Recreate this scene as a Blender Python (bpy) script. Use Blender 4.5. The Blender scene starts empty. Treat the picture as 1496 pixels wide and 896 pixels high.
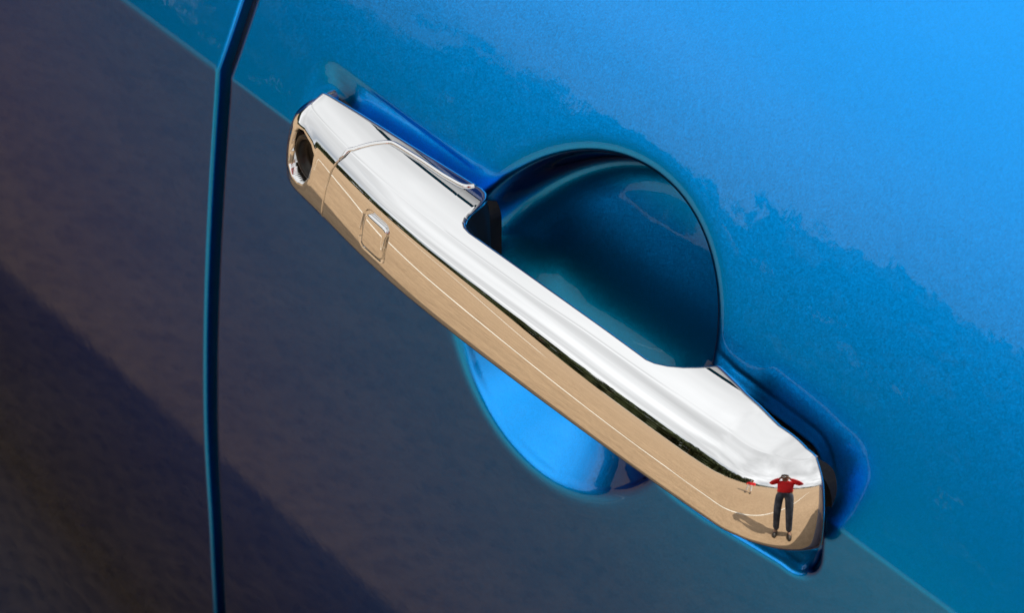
import bpy, bmesh, math, random
import numpy as np
from mathutils import Vector, Matrix

random.seed(7)
RNG = np.random.default_rng(7)
scene = bpy.context.scene
COL = scene.collection
rad = math.radians

# ------------------------------------------------------------------ camera
AIM = np.array([0.0, 0.0, 0.95])
YAW, PITCH, DIST = rad(51.5), rad(36.5), 0.9
VIEW = np.array([math.cos(PITCH) * math.sin(YAW), -math.cos(PITCH) * math.cos(YAW), math.sin(PITCH)])
CAM = AIM + DIST * VIEW
cd = bpy.data.cameras.new('camera')
cd.sensor_width = 36.0
cd.lens = 4500 / 1496 * 36.0
cd.clip_start = 0.02
cd.clip_end = 2000
cd.dof.use_dof = True
cd.dof.focus_distance = 0.88
cd.dof.aperture_fstop = 32.0
co = bpy.data.objects.new('camera', cd)
COL.objects.link(co)
co.location = CAM
co.rotation_euler = Vector(-VIEW).to_track_quat('-Z', 'Y').to_euler()
scene.camera = co

# ------------------------------------------------------------------ sky, sun, exposure
SUN = np.array([0.40, 0.385, 1.0])
SUN /= np.linalg.norm(SUN)
SUN_EL = math.asin(SUN[2])
SUN_AZ = math.atan2(SUN[0], SUN[1])      # clockwise from +Y
world = bpy.data.worlds.new('World')
scene.world = world
world.use_nodes = True
wt = world.node_tree
wt.nodes.clear()


def N(t, kind, **kw):
    n = t.nodes.new(kind)
    for k, v in kw.items():
        if k == 'inp':
            for a, b in v.items():
                n.inputs[a].default_value = b
        else:
            setattr(n, k, v)
    return n


sky = N(wt, 'ShaderNodeTexSky', sky_type='NISHITA', sun_disc=False, sun_elevation=SUN_EL,
        sun_rotation=SUN_AZ, air_density=1.0, dust_density=4.0, ozone_density=1.5)
tc = N(wt, 'ShaderNodeTexCoord')
sep = N(wt, 'ShaderNodeSeparateXYZ')
wt.links.new(tc.outputs['Generated'], sep.inputs[0])
hz = N(wt, 'ShaderNodeMath', operation='ADD', inp={1: 0.22})
hzc = N(wt, 'ShaderNodeMath', operation='MAXIMUM', inp={1: 0.05})
wt.links.new(sep.outputs[2], hz.inputs[0])
wt.links.new(hz.outputs[0], hzc.inputs[0])
dv = N(wt, 'ShaderNodeVectorMath', operation='DIVIDE')
cmb = N(wt, 'ShaderNodeCombineXYZ', inp={2: 1.0})
for i in (0, 1):
    wt.links.new(hzc.outputs[0], cmb.inputs[i])
wt.links.new(tc.outputs['Generated'], dv.inputs[0])
wt.links.new(cmb.outputs[0], dv.inputs[1])
cn = N(wt, 'ShaderNodeTexNoise', inp={'Scale': 0.9, 'Detail': 7.0, 'Roughness': 0.55, 'Distortion': 0.4})
wt.links.new(dv.outputs[0], cn.inputs['Vector'])
# more broken near the horizon, nearly closed layer overhead
el = N(wt, 'ShaderNodeMapRange', inp={1: 0.03, 2: 0.30, 3: -0.02, 4: 0.30})
wt.links.new(sep.outputs[2], el.inputs[0])
ad = N(wt, 'ShaderNodeMath', operation='ADD')
wt.links.new(cn.outputs[0], ad.inputs[0])
wt.links.new(el.outputs[0], ad.inputs[1])
cr = N(wt, 'ShaderNodeMapRange', interpolation_type='SMOOTHSTEP', inp={1: 0.42, 2: 0.68, 3: 0.0, 4: 1.0})
wt.links.new(ad.outputs[0], cr.inputs[0])
cn2 = N(wt, 'ShaderNodeTexNoise', inp={'Scale': 1.7, 'Detail': 6.0, 'Roughness': 0.5})
wt.links.new(dv.outputs[0], cn2.inputs['Vector'])
cc = N(wt, 'ShaderNodeMapRange', inp={1: 0.3, 2: 0.7, 3: 5.4, 4: 10.2})
wt.links.new(cn2.outputs[0], cc.inputs[0])
ccol = N(wt, 'ShaderNodeVectorMath', operation='SCALE')
ccol.inputs[0].default_value = (0.965, 0.985, 1.01)
wt.links.new(cc.outputs[0], ccol.inputs['Scale'])
mx = N(wt, 'ShaderNodeMix', data_type='RGBA')
wt.links.new(cr.outputs[0], mx.inputs['Factor'])
wt.links.new(sky.outputs[0], mx.inputs['A'])
wt.links.new(ccol.outputs[0], mx.inputs['B'])
bg = N(wt, 'ShaderNodeBackground', inp={'Strength': 0.15})
wo = N(wt, 'ShaderNodeOutputWorld')
wt.links.new(mx.outputs['Result'], bg.inputs[0])
wt.links.new(bg.outputs[0], wo.inputs[0])

sl = bpy.data.lights.new('sun', 'SUN')
sl.energy = 5.0
sl.angle = rad(0.6)
sl.color = (1.0, 0.93, 0.82)
so = bpy.data.objects.new('sun', sl)
COL.objects.link(so)
so.rotation_euler = Vector(SUN).to_track_quat('Z', 'Y').to_euler()
so.location = (3, 3, 6)

vs = scene.view_settings
vs.view_transform = 'Standard'
vs.look = 'None'
vs.gamma = 1.0
vs.exposure = 0.0
vs.use_curve_mapping = False
scene.render.engine = 'CYCLES'
scene.cycles.max_bounces = 10
scene.cycles.glossy_bounces = 8
scene.cycles.caustics_reflective = False

# ------------------------------------------------------------------ helpers


def tag(o, label=None, cat=None, group=None, kind=None):
    if label: o['label'] = label
    if cat: o['category'] = cat
    if group: o['group'] = group
    if kind: o['kind'] = kind
    return o


def mesh_obj(name, verts, faces, mat, parent=None, smooth=True, mats=None, fmat=None):
    me = bpy.data.meshes.new(name)
    me.from_pydata([tuple(map(float, v)) for v in verts], [], [tuple(map(int, f)) for f in faces])
    me.update()
    for m in (mats or [mat]):
        me.materials.append(m)
    if fmat is not None:
        me.polygons.foreach_set('material_index', np.asarray(fmat, dtype=np.int32))
    if smooth:
        me.polygons.foreach_set('use_smooth', np.ones(len(me.polygons), dtype=bool))
    o = bpy.data.objects.new(name, me)
    COL.objects.link(o)
    if parent: o.parent = parent
    return o


def grid_faces(nr, nc, off=0, flip=False):
    a = np.arange(nr * nc).reshape(nr, nc) + off
    f = np.stack([a[:-1, :-1], a[1:, :-1], a[1:, 1:], a[:-1, 1:]], -1).reshape(-1, 4)
    return f[:, ::-1] if flip else f


def bm_obj(name, bm, mat, parent=None, smooth=False, bevel=0, seg=2):
    if bevel:
        bmesh.ops.bevel(bm, geom=[e for e in bm.edges if len(e.link_faces) == 2 and e.calc_face_angle(0) > 0.5],
                        offset=bevel, segments=seg, affect='EDGES', profile=0.6)
    bmesh.ops.recalc_face_normals(bm, faces=bm.faces)
    me = bpy.data.meshes.new(name)
    bm.to_mesh(me)
    bm.free()
    me.materials.append(mat)
    if smooth:
        me.polygons.foreach_set('use_smooth', np.ones(len(me.polygons), dtype=bool))
    o = bpy.data.objects.new(name, me)
    COL.objects.link(o)
    if parent: o.parent = parent
    return o


def bm_box(bm, x0, x1, y0, y1, z0, z1):
    vs_ = [bm.verts.new(p) for p in ((x0, y0, z0), (x1, y0, z0), (x1, y1, z0), (x0, y1, z0),
                                     (x0, y0, z1), (x1, y0, z1), (x1, y1, z1), (x0, y1, z1))]
    for f in ((0, 3, 2, 1), (4, 5, 6, 7), (0, 1, 5, 4), (1, 2, 6, 5), (2, 3, 7, 6), (3, 0, 4, 7)):
        bm.faces.new([vs_[i] for i in f])


def tube(pts, radius, n=12, caps=True):
    """verts, faces of a round tube along pts; radius scalar or list"""
    pts = np.asarray(pts, float)
    m = len(pts)
    R = np.broadcast_to(np.asarray(radius, float), (m,))
    T = np.gradient(pts, axis=0)
    T /= np.linalg.norm(T, axis=1)[:, None]
    ref = np.array([0.0, 0.0, 1.0]) if abs(T[0, 2]) < 0.9 else np.array([1.0, 0.0, 0.0])
    A = np.cross(T, ref)
    A /= np.linalg.norm(A, axis=1)[:, None]
    B = np.cross(T, A)
    th = np.linspace(0, 2 * np.pi, n, endpoint=False)
    v = (pts[:, None] + R[:, None, None] * (A[:, None] * np.cos(th)[None, :, None] + B[:, None] * np.sin(th)[None, :, None])).reshape(-1, 3)
    f = []
    for i in range(m - 1):
        for j in range(n):
            k = (j + 1) % n
            f.append((i * n + j, i * n + k, (i + 1) * n + k, (i + 1) * n + j))
    if caps:
        f.append(tuple(range(n)))
        f.append(tuple(range((m - 1) * n, m * n))[::-1])
    return v, f


def sm(a, b, x):
    t = np.clip((x - a) / (b - a), 0, 1)
    return t * t * (3 - 2 * t)


# ------------------------------------------------------------------ materials


def principled(name, base, rough=0.5, metal=0.0, **kw):
    m = bpy.data.materials.new(name)
    m.use_nodes = True
    b = m.node_tree.nodes['Principled BSDF']
    b.inputs['Base Color'].default_value = (*base, 1)
    b.inputs['Roughness'].default_value = rough
    b.inputs['Metallic'].default_value = metal
    for k, v in kw.items():
        b.inputs[k.replace('_', ' ')].default_value = v
    return m


def car_paint():
    m = principled('metallic_blue_paint', (0.0, 0.13, 0.42), 0.30, 1.0)
    t = m.node_tree
    b = t.nodes['Principled BSDF']
    b.inputs['Coat Weight'].default_value = 0.35
    b.inputs['Specular Tint'].default_value = (0.03, 0.08, 0.15, 1)
    b.inputs['Coat Roughness'].default_value = 0.012
    b.inputs['Coat IOR'].default_value = 1.62
    tcn = N(t, 'ShaderNodeTexCoord')
    vo = N(t, 'ShaderNodeTexVoronoi', feature='F1', inp={'Scale': 3200.0})
    t.links.new(tcn.outputs['Object'], vo.inputs['Vector'])
    # flakes: each cell tilts the base coat a little and has its own tint
    sub = N(t, 'ShaderNodeVectorMath', operation='SUBTRACT')
    sub.inputs[1].default_value = (0.5, 0.5, 0.5)
    t.links.new(vo.outputs['Color'], sub.inputs[0])
    sc = N(t, 'ShaderNodeVectorMath', operation='SCALE', inp={'Scale': 0.06})
    t.links.new(sub.outputs[0], sc.inputs[0])
    geo = N(t, 'ShaderNodeNewGeometry')
    addn = N(t, 'ShaderNodeVectorMath', operation='ADD')
    t.links.new(geo.outputs['Normal'], addn.inputs[0])
    t.links.new(sc.outputs[0], addn.inputs[1])
    nn = N(t, 'ShaderNodeVectorMath', operation='NORMALIZE')
    t.links.new(addn.outputs[0], nn.inputs[0])
    t.links.new(nn.outputs[0], b.inputs['Normal'])
    # very slight orange peel in the clear coat
    op = N(t, 'ShaderNodeTexNoise', inp={'Scale': 160.0, 'Detail': 2.0})
    t.links.new(tcn.outputs['Object'], op.inputs['Vector'])
    bp = N(t, 'ShaderNodeBump', inp={'Strength': 0.022, 'Distance': 0.0008})
    t.links.new(op.outputs[0], bp.inputs['Height'])
    t.links.new(bp.outputs[0], b.inputs['Coat Normal'])
    hs = N(t, 'ShaderNodeMapRange', inp={1: 0.0, 2: 1.0, 3: 0.93, 4: 1.07})
    sx = N(t, 'ShaderNodeSeparateXYZ')
    t.links.new(vo.outputs['Color'], sx.inputs[0])
    t.links.new(sx.outputs[0], hs.inputs[0])
    sc2 = N(t, 'ShaderNodeVectorMath', operation='SCALE')
    sc2.inputs[0].default_value = (0.001, 0.33, 0.90)
    t.links.new(hs.outputs[0], sc2.inputs['Scale'])
    # metallic flop: flakes lie flat, so the base coat darkens away from face-on
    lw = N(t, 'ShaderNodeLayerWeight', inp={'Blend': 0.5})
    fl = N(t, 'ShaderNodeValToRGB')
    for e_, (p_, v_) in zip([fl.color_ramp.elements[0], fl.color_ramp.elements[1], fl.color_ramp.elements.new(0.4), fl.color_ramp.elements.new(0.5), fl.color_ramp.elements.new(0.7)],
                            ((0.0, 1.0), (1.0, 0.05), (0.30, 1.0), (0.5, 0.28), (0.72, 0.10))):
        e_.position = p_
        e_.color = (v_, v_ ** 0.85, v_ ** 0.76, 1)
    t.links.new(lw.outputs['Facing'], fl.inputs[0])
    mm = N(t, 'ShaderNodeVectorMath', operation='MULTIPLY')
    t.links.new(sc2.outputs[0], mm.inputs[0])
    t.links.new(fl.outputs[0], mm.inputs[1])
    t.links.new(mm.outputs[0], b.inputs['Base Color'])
    return m


def chrome_mat():
    m = principled('chrome', (0.70, 0.695, 0.685), 0.012, 1.0)
    t = m.node_tree
    b = t.nodes['Principled BSDF']
    tcn = N(t, 'ShaderNodeTexCoord')
    n = N(t, 'ShaderNodeTexNoise', inp={'Scale': 60.0, 'Detail': 3.0})
    t.links.new(tcn.outputs['Object'], n.inputs['Vector'])
    r = N(t, 'ShaderNodeMapRange', inp={1: 0.35, 2: 0.75, 3: 0.006, 4: 0.03})
    t.links.new(n.outputs[0], r.inputs[0])
    t.links.new(r.outputs[0], b.inputs['Roughness'])
    n2 = N(t, 'ShaderNodeTexNoise', inp={'Scale': 45.0, 'Detail': 1.0})
    t.links.new(tcn.outputs['Object'], n2.inputs['Vector'])
    bp = N(t, 'ShaderNodeBump', inp={'Strength': 0.012, 'Distance': 0.001})
    t.links.new(n2.outputs[0], bp.inputs['Height'])
    t.links.new(bp.outputs[0], b.inputs['Normal'])
    return m


def asphalt_mat():
    m = principled('worn_tan_asphalt', (0.4, 0.3, 0.2), 0.9)
    t = m.node_tree
    b = t.nodes['Principled BSDF']
    tcn = N(t, 'ShaderNodeTexCoord')
    n1 = N(t, 'ShaderNodeTexNoise', inp={'Scale': 0.6, 'Detail': 6.0, 'Roughness': 0.6})
    n2 = N(t, 'ShaderNodeTexNoise', inp={'Scale': 9.0, 'Detail': 6.0, 'Roughness': 0.7})
    n3 = N(t, 'ShaderNodeTexVoronoi', inp={'Scale': 70.0})
    for n in (n1, n2, n3):
        t.links.new(tcn.outputs['Object'], n.inputs['Vector'])
    r = N(t, 'ShaderNodeValToRGB')
    r.color_ramp.elements[0].position = 0.3
    r.color_ramp.elements[0].color = (0.235, 0.156, 0.09, 1)
    r.color_ramp.elements[1].position = 0.72
    r.color_ramp.elements[1].color = (0.395, 0.278, 0.17, 1)
    mixn = N(t, 'ShaderNodeMix', inp={'Factor': 0.62})
    t.links.new(n1.outputs[0], mixn.inputs['A'])
    t.links.new(n2.outputs[0], mixn.inputs['B'])
    t.links.new(mixn.outputs[0], r.inputs[0])
    mr = N(t, 'ShaderNodeMapRange', inp={1: 0.0, 2: 0.6, 3: 0.78, 4: 1.12})
    t.links.new(n3.outputs['Distance'], mr.inputs[0])
    s = N(t, 'ShaderNodeVectorMath', operation='SCALE')
    t.links.new(r.outputs[0], s.inputs[0])
    t.links.new(mr.outputs[0], s.inputs['Scale'])
    t.links.new(s.outputs[0], b.inputs['Base Color'])
    bp = N(t, 'ShaderNodeBump', inp={'Strength': 0.5, 'Distance': 0.01})
    t.links.new(n3.outputs['Distance'], bp.inputs['Height'])
    t.links.new(bp.outputs[0], b.inputs['Normal'])
    return m


def noisy(name, c0, c1, scale, rough=0.8, detail=4.0, bump=0.0):
    m = principled(name, c0, rough)
    t = m.node_tree
    b = t.nodes['Principled BSDF']
    tcn = N(t, 'ShaderNodeTexCoord')
    n = N(t, 'ShaderNodeTexNoise', inp={'Scale': scale, 'Detail': detail})
    t.links.new(tcn.outputs['Object'], n.inputs['Vector'])
    r = N(t, 'ShaderNodeValToRGB')
    r.color_ramp.elements[0].position = 0.35
    r.color_ramp.elements[0].color = (*c0, 1)
    r.color_ramp.elements[1].position = 0.68
    r.color_ramp.elements[1].color = (*c1, 1)
    t.links.new(n.outputs[0], r.inputs[0])
    t.links.new(r.outputs[0], b.inputs['Base Color'])
    if bump:
        bp = N(t, 'ShaderNodeBump', inp={'Strength': bump, 'Distance': 0.005})
        t.links.new(n.outputs[0], bp.inputs['Height'])
        t.links.new(bp.outputs[0], b.inputs['Normal'])
    return m


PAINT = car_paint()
CHROME = chrome_mat()
ASPHALT = asphalt_mat()
RUBBER = noisy('black_rubber', (0.006, 0.006, 0.007), (0.012, 0.012, 0.013), 400, 0.45)
TYRE = noisy('tyre_rubber', (0.015, 0.015, 0.015), (0.03, 0.03, 0.03), 60, 0.8)
DARKMETAL = noisy('lock_metal', (0.012, 0.011, 0.010), (0.032, 0.029, 0.026), 300, 0.38)
DARKMETAL.node_tree.nodes['Principled BSDF'].inputs['Metallic'].default_value = 0.8
DARKHOLE = principled('lock_black', (0.006, 0.006, 0.006), 0.5)
BOUNCEGREY = noisy('bounce_grey', (0.5, 0.51, 0.53), (0.58, 0.59, 0.61), 200, 0.5)
BOUNCEGREY.node_tree.nodes['Principled BSDF'].inputs['Metallic'].default_value = 0.25
GLASS = principled('tinted_glass', (0.01, 0.012, 0.014), 0.02)
RIM = principled('alloy', (0.5, 0.5, 0.5), 0.25, 1.0)
WHITEPAINT = noisy('line_paint', (0.6, 0.56, 0.48), (0.82, 0.79, 0.72), 8, 0.7)
LEAF = noisy('foliage', (0.016, 0.026, 0.008), (0.06, 0.085, 0.022), 0.6, 0.7, 5)
BARK = noisy('bark', (0.05, 0.035, 0.022), (0.11, 0.08, 0.05), 12, 0.9)
REDCLOTH = noisy('red_cloth', (0.75, 0.010, 0.016), (0.92, 0.02, 0.03), 14, 0.8)
JEANS = noisy('blue_jeans', (0.035, 0.045, 0.07), (0.11, 0.13, 0.17), 11, 0.85)
WHITECLOTH = noisy('white_cloth', (0.6, 0.58, 0.54), (0.78, 0.76, 0.72), 12, 0.85)
SKIN = noisy('skin', (0.30, 0.16, 0.10), (0.38, 0.21, 0.135), 20, 0.55)
HAIR = noisy('black_hair', (0.008, 0.007, 0.006), (0.02, 0.017, 0.014), 80, 0.5)
BLACKCLOTH = noisy('black_cloth', (0.012, 0.012, 0.013), (0.03, 0.03, 0.03), 30, 0.8)
CAMBLACK = noisy('camera_plastic', (0.012, 0.012, 0.013), (0.025, 0.025, 0.026), 200, 0.4)
CAMSILVER = principled('camera_silver', (0.7, 0.7, 0.7), 0.3, 0.6)
SHOE = noisy('shoe_leather', (0.02, 0.017, 0.014), (0.05, 0.04, 0.03), 25, 0.5)
WALLWHITE = noisy('white_wall', (0.55, 0.53, 0.49), (0.75, 0.73, 0.69), 2, 0.8)

# ------------------------------------------------------------------ ground and markings
G = 400.0
gv = [(-G, -G, 0), (G, -G, 0), (G, G, 0), (-G, G, 0)]
ground = mesh_obj('ground', gv, [(0, 1, 2, 3)], ASPHALT, smooth=False)
tag(ground, 'wide open tan asphalt lot', kind='structure')


def strip(name, pts, w, label):
    pts = np.asarray(pts, float)
    T = np.gradient(pts, axis=0)
    T /= np.linalg.norm(T, axis=1)[:, None]
    nrm = np.stack([-T[:, 1], T[:, 0]], -1)
    a, b = pts + nrm * w / 2, pts - nrm * w / 2
    n = len(pts)
    v = [(p[0], p[1], 0.004) for p in a] + [(p[0], p[1], 0.004) for p in b]
    f = [(i + n, i + n + 1, i + 1, i) for i in range(n - 1)]
    o = mesh_obj(name, v, f, WHITEPAINT, smooth=False)
    return tag(o, label, kind='structure')


#LINES#
def curve_pts(k, n=60):
    k = np.array(k, float)
    u = np.linspace(0, len(k) - 1, n)
    x = np.stack([np.interp(u, np.arange(len(k)), k[:, j]) for j in (0, 1)], -1)
    for _ in range(12):
        x[1:-1] = (x[:-2] + x[1:-1] * 2 + x[2:]) / 4
    return x


strip('painted_line', curve_pts([(-9, -2.2), (-3, -1.38), (-1.6, -1.13), (-.8, -1.13), (.2, -1.38), (1.2, -1.48), (2, -1.42), (4.5, -1.1)]), 0.032,
      'long thin white line painted close along the car')
strip('painted_line', curve_pts([(-9, -6.8), (-5, -4.5), (-2.35, -2.75)]), 0.05, 'short white line slanting away across the lot')

# ------------------------------------------------------------------ the car: one thing, its panels and handle are parts
car = bpy.data.objects.new('car', None)
COL.objects.link(car)
car.location = (0, 0.9, 0)
tag(car, 'metallic blue car seen close at its door with chrome pull handle', 'car')


def to_car(o):
    o.parent = car
    o.matrix_parent_inverse = Matrix.Translation((0, -0.9, 0))
    return o


# --- side profile of the doors: elevation of the surface normal against height
ZC = 0.957
_z = np.linspace(0.2, 1.4, 24001)
_e = np.where(_z < ZC,
              3.0 - 8.0 * np.clip((ZC - _z) / 0.25, 0, 1.6),
              25.0 + 9.0 * np.clip((_z - ZC) / 0.15, 0, 1.3))
_k = np.exp(-0.5 * (np.arange(-160, 161) * (_z[1] - _z[0]) / 0.0004) ** 2)
_k /= _k.sum()
_e = np.convolve(np.pad(_e, 160, mode='edge'), _k, mode='valid')
_t = np.tan(np.radians(_e))
_y = np.concatenate([[0], np.cumsum((_t[1:] + _t[:-1]) / 2 * np.diff(_z))])
_y -= np.interp(ZC, _z, _y)
_s = np.concatenate([[0], np.cumsum(np.hypot(np.diff(_z), np.diff(_y)))])
_s -= np.interp(ZC, _z, _s)


def door_y(z):
    return np.interp(z, _z, _y)


def door_s(z):
    return np.interp(z, _z, _s)


def rbox(x, y, hx, hy, r):
    qx, qy = np.abs(x) - hx + r, np.abs(y) - hy + r
    return np.hypot(np.maximum(qx, 0), np.maximum(qy, 0)) + np.minimum(np.maximum(qx, qy), 0) - r


UPT = np.array([(-40, 7), (-6.6, 7), (-5.4, 5.0), (-4.7, 0.8), (-4.3, -0.15), (-3.9, -0.22), (-2.2, 0.12), (-0.9, 0.36), (-0.5, 0.38), (-0.1, 0.26), (0.4, 0.08), (1.0, 0.0), (60, 0)], float)
LOT = np.array([(-40, 9), (-7, 9), (-4.5, 7), (-2.2, 4.0), (-0.8, 1.7), (0.0, 0.6), (0.7, 0.12), (1.3, 0), (60, 0)], float)


def cup_sd(X, S):
    """distance (mm) outside the slightly oval rim of the hand recess"""
    a, b = X - 23.5, S + 4.8
    u = np.hypot((0.6 * a + 0.8 * b) / 57.9, (-0.8 * a + 0.6 * b) / 48.8)
    return np.hypot(a, b) * (1 - 1 / np.maximum(u, 1e-3))


def recess(x, z):
    """inward depth (mm) of the handle recess at x, z (m)"""
    X, S = x * 1000, door_s(z) * 1000
    dc = cup_sd(X, S)
    S2 = S + 0.025 * (X - 10)
    hb = np.interp(X, [-100, 40, 60, 75, 88, 102, 118, 140], [22, 26.5, 28.0, 28.2, 27.3, 25.0, 22.4, 22.2])
    S2 = np.where(S2 < 0, S2 * 22.4 / hb, S2)
    dp = rbox(X - 10.2 + 0.06 * (S + 3.0), S2 + 0.1, 122.0, 22.4, 13.0)
    # fillet where the round cup runs into the long pad
    k = 13.0
    h = np.clip(0.5 + 0.5 * (dp - dc) / k, 0, 1)
    fil = k * h * (1 - h) * 0.9 * sm(-14.0, 6.0, S) * sm(-6.0, 0.0, np.minimum(dc, dp)) * (1 - 0.75 * sm(40.0, 62.0, X))
    q = 0.95 * np.logaddexp(0, -dc / 0.95)
    qq = np.clip(q / 55.0, 0, 1)
    rho = np.hypot(X - 24.4, S + 5.0)
    up_ = 0.5 + 0.5 * (S + 5.0) / np.hypot(rho, 14.0)          # 0 at the bottom of the cup, 1 at its top
    top_ = 52.0 * np.clip(1 - (1 - qq) ** 1.7, 0, 1) ** 0.5
    bot_ = 1.05 * q
    u2 = sm(0.22, 0.72, up_)
    cup = bot_ * (1 - u2) + top_ * u2
    du = dp - fil
    du = np.where(du < -0.9, -0.9 + (du + 0.9) * (1 - 0.58 * sm(-10, -50, X)), du)
    up = np.interp(du, UPT[:, 0], UPT[:, 1])
    lo = np.interp(dp - fil, LOT[:, 0], LOT[:, 1])
    w = sm(-6.0, 9.0, S) * sm(-112.0, -84.0, X)
    pad = (lo * (1 - w) + up * w) * sm(-112.0, -80.0, X)
    pad = pad * (1 - sm(-38.0, -24.0, X) * (sm(88.0, 74.0, X) * sm(-12.0, 0.0, S) + sm(80.0, 64.0, X) * sm(0.0, -12.0, S)))
    inside = sm(3.0, -2.0, dc)
    pad = pad * (1 - sm(1.0, -6.0, dc))
    pp = np.where(pad > 0, pad, 0)
    kx = 3.0
    hx = np.clip(0.5 + 0.5 * (cup - pp) / kx, 0, 1)
    both = pp * (1 - hx) + cup * hx + kx * hx * (1 - hx) * np.clip(np.minimum(cup, pp) / 2.0, 0, 1)
    return both + np.where(pad < 0, pad, 0) * (1 - inside)


def seam_x(z):
    """door edge line along the shut gap"""
    return np.interp(z, [0.3, 0.50, 0.70, 0.745, 0.795, 0.842, 0.904, 0.953, 0.962, 0.98, 1.12],
                     [-0.27, -0.222, -0.1815, -0.174, -0.1685, -0.162, -0.153, -0.1462, -0.1455, -0.1460, -0.148])


def smooth_seam():
    z = np.linspace(0.3, 1.13, 831)
    x = seam_x(z)
    kk = np.exp(-0.5 * (np.arange(-25, 26) / 8.0) ** 2)
    kk /= kk.sum()
    x = np.convolve(np.pad(x, 25, mode='reflect', reflect_type='odd'), kk, mode='valid')
    return z, x


_sz, _sx = smooth_seam()


def seamx(z):
    return np.interp(z, _sz, _sx)


ZG = np.concatenate([np.linspace(0.45, 0.88, 60, endpoint=False), np.linspace(0.88, 0.945, 170, endpoint=False),
                     np.linspace(0.945, 0.985, 130, endpoint=False), np.linspace(0.985, 1.025, 100, endpoint=False), np.linspace(1.025, 1.12, 30)])


def front_door():
    # columns as offset from the shut line, so that the edge follows it
    xo = np.concatenate([[0, 0.0002, 0.0006, 0.0015], np.linspace(0.003, 0.03, 10, endpoint=False), np.linspace(0.03, 0.29, 560, endpoint=False),
                         np.linspace(0.29, 0.34, 25, endpoint=False), np.linspace(0.34, 1.05, 30)])
    X = seamx(ZG)[None, :] + 0.0024 + xo[:, None]
    # in the handle zone straight columns
    Z = np.broadcast_to(ZG, X.shape)
    Y = door_y(Z) + recess(X, Z) / 1000
    # floor of the cup: a shallow bowl leaning back a little
    fl = 0.0185 + 0.43 * 0.006 * np.logaddexp(0, (Z - 0.941) / 0.006) - 2.2 * (X - 0.0244) ** 2
    kk = 0.012
    hh = np.clip(0.5 + 0.5 * (fl - Y) / kk, 0, 1)
    Yc = fl * (1 - hh) + Y * hh - kk * hh * (1 - hh)
    dcup = cup_sd(X * 1000, door_s(Z) * 1000)
    tt = sm(2.0, -1.5, dcup)
    Y = Y * (1 - tt) + Yc * tt
    P = np.stack([X, Y, Z], -1)
    # rolled hem along the shut gap
    hem = []
    for dx, dy in ((-0.0010, 0.0001), (-0.0019, 0.0006), (-0.0024, 0.0014), (-0.0025, 0.0030), (-0.0023, 0.014), (0.004, 0.02)):
        h = P[0].copy()
        h[:, 0] += dx
        h[:, 1] += dy
        hem.append(h)
    P = np.concatenate([np.array(hem[::-1]), P], 0)
    nr, nc = P.shape[:2]
    return mesh_obj('front_door', P.reshape(-1, 3), grid_faces(nr, nc), PAINT)


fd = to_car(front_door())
tag(fd, 'blue door panel with round hand recess behind the chrome handle')


def rear_door():
    gap = 0.0052
    xo = np.concatenate([[0, 0.0003, 0.001, 0.0025], np.linspace(0.006, 0.75, 40)])
    Zr = np.concatenate([np.linspace(0.45, 0.93, 60, endpoint=False), np.linspace(0.93, 0.985, 60, endpoint=False), np.linspace(0.985, 1.12, 30)])
    X = seamx(Zr)[None, :] - gap - 0.0014 - xo[:, None]
    Z = np.broadcast_to(Zr, X.shape)
    P = np.stack([X, door_y(Z) - 0.0006, Z], -1)
    hem = []
    for a in np.linspace(0, 90, 12)[1:]:
        h = P[0].copy()
        h[:, 0] += 0.0014 * math.sin(rad(a))
        h[:, 1] += 0.0014 * (1 - math.cos(rad(a)))
        hem.append(h)
    h = hem[-1].copy()
    h[:, 1] += 0.02
    hem.append(h)
    P = np.concatenate([np.array(hem[::-1]), P], 0)
    nr, nc = P.shape[:2]
    return mesh_obj('rear_door', P.reshape(-1, 3), grid_faces(nr, nc, flip=True), PAINT)


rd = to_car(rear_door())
tag(rd, 'plain blue door panel left of the dark shut gap')

# dark door jamb and weather strip seen down the shut gap
zj = np.linspace(0.46, 1.11, 60)
v, f = tube(np.stack([seamx(zj) - 0.0022, door_y(zj) + 0.0115, zj], -1), 0.0072, 14)
to_car(mesh_obj('weather_strip', v, f, RUBBER))


# --- the remaining body, outside the frame, that shades the ground seen in the chrome
def body():
    side = [(-2.15, 0.35), (-2.2, 0.75), (-2.1, 1.08), (-0.95, 1.11), (0.95, 1.10), (1.25, 1.07), (2.1, 0.92), (2.25, 0.7), (2.2, 0.35)]
    bm = bmesh.new()
    lo = [bm.verts.new((x, 0.14, z)) for x, z in side]
    hi = [bm.verts.new((x, 1.70, z)) for x, z in side]
    bm.faces.new(lo)
    bm.faces.new(hi[::-1])
    for i in range(len(side)):
        j = (i + 1) % len(side)
        bm.faces.new((lo[j], lo[i], hi[i], hi[j]))
    return to_car(bm_obj('body_shell', bm, PAINT, bevel=0.03, seg=3, smooth=False))


body()


def fender(name, x0, x1):
    Zr = np.linspace(0.45, 1.1, 40)
    X = np.linspace(x0, x1, 20)
    P = np.stack([np.broadcast_to(X[:, None], (20, 40)), np.broadcast_to(door_y(Zr) + 0.0, (20, 40)) + (0.12 * np.abs((X - 0) / 2.2) ** 4)[:, None], np.broadcast_to(Zr, (20, 40))], -1)
    to_car(mesh_obj(name, P.reshape(-1, 3), grid_faces(20, 40), PAINT))


fender('front_fender', 0.915, 2.15)
fender('rear_fender', -2.15, -0.935)
bm = bmesh.new()
bm_box(bm, -1.3, 1.3, 0.03, 0.16, 0.27, 0.445)
to_car(bm_obj('sill', bm, PAINT, bevel=0.015))


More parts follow.
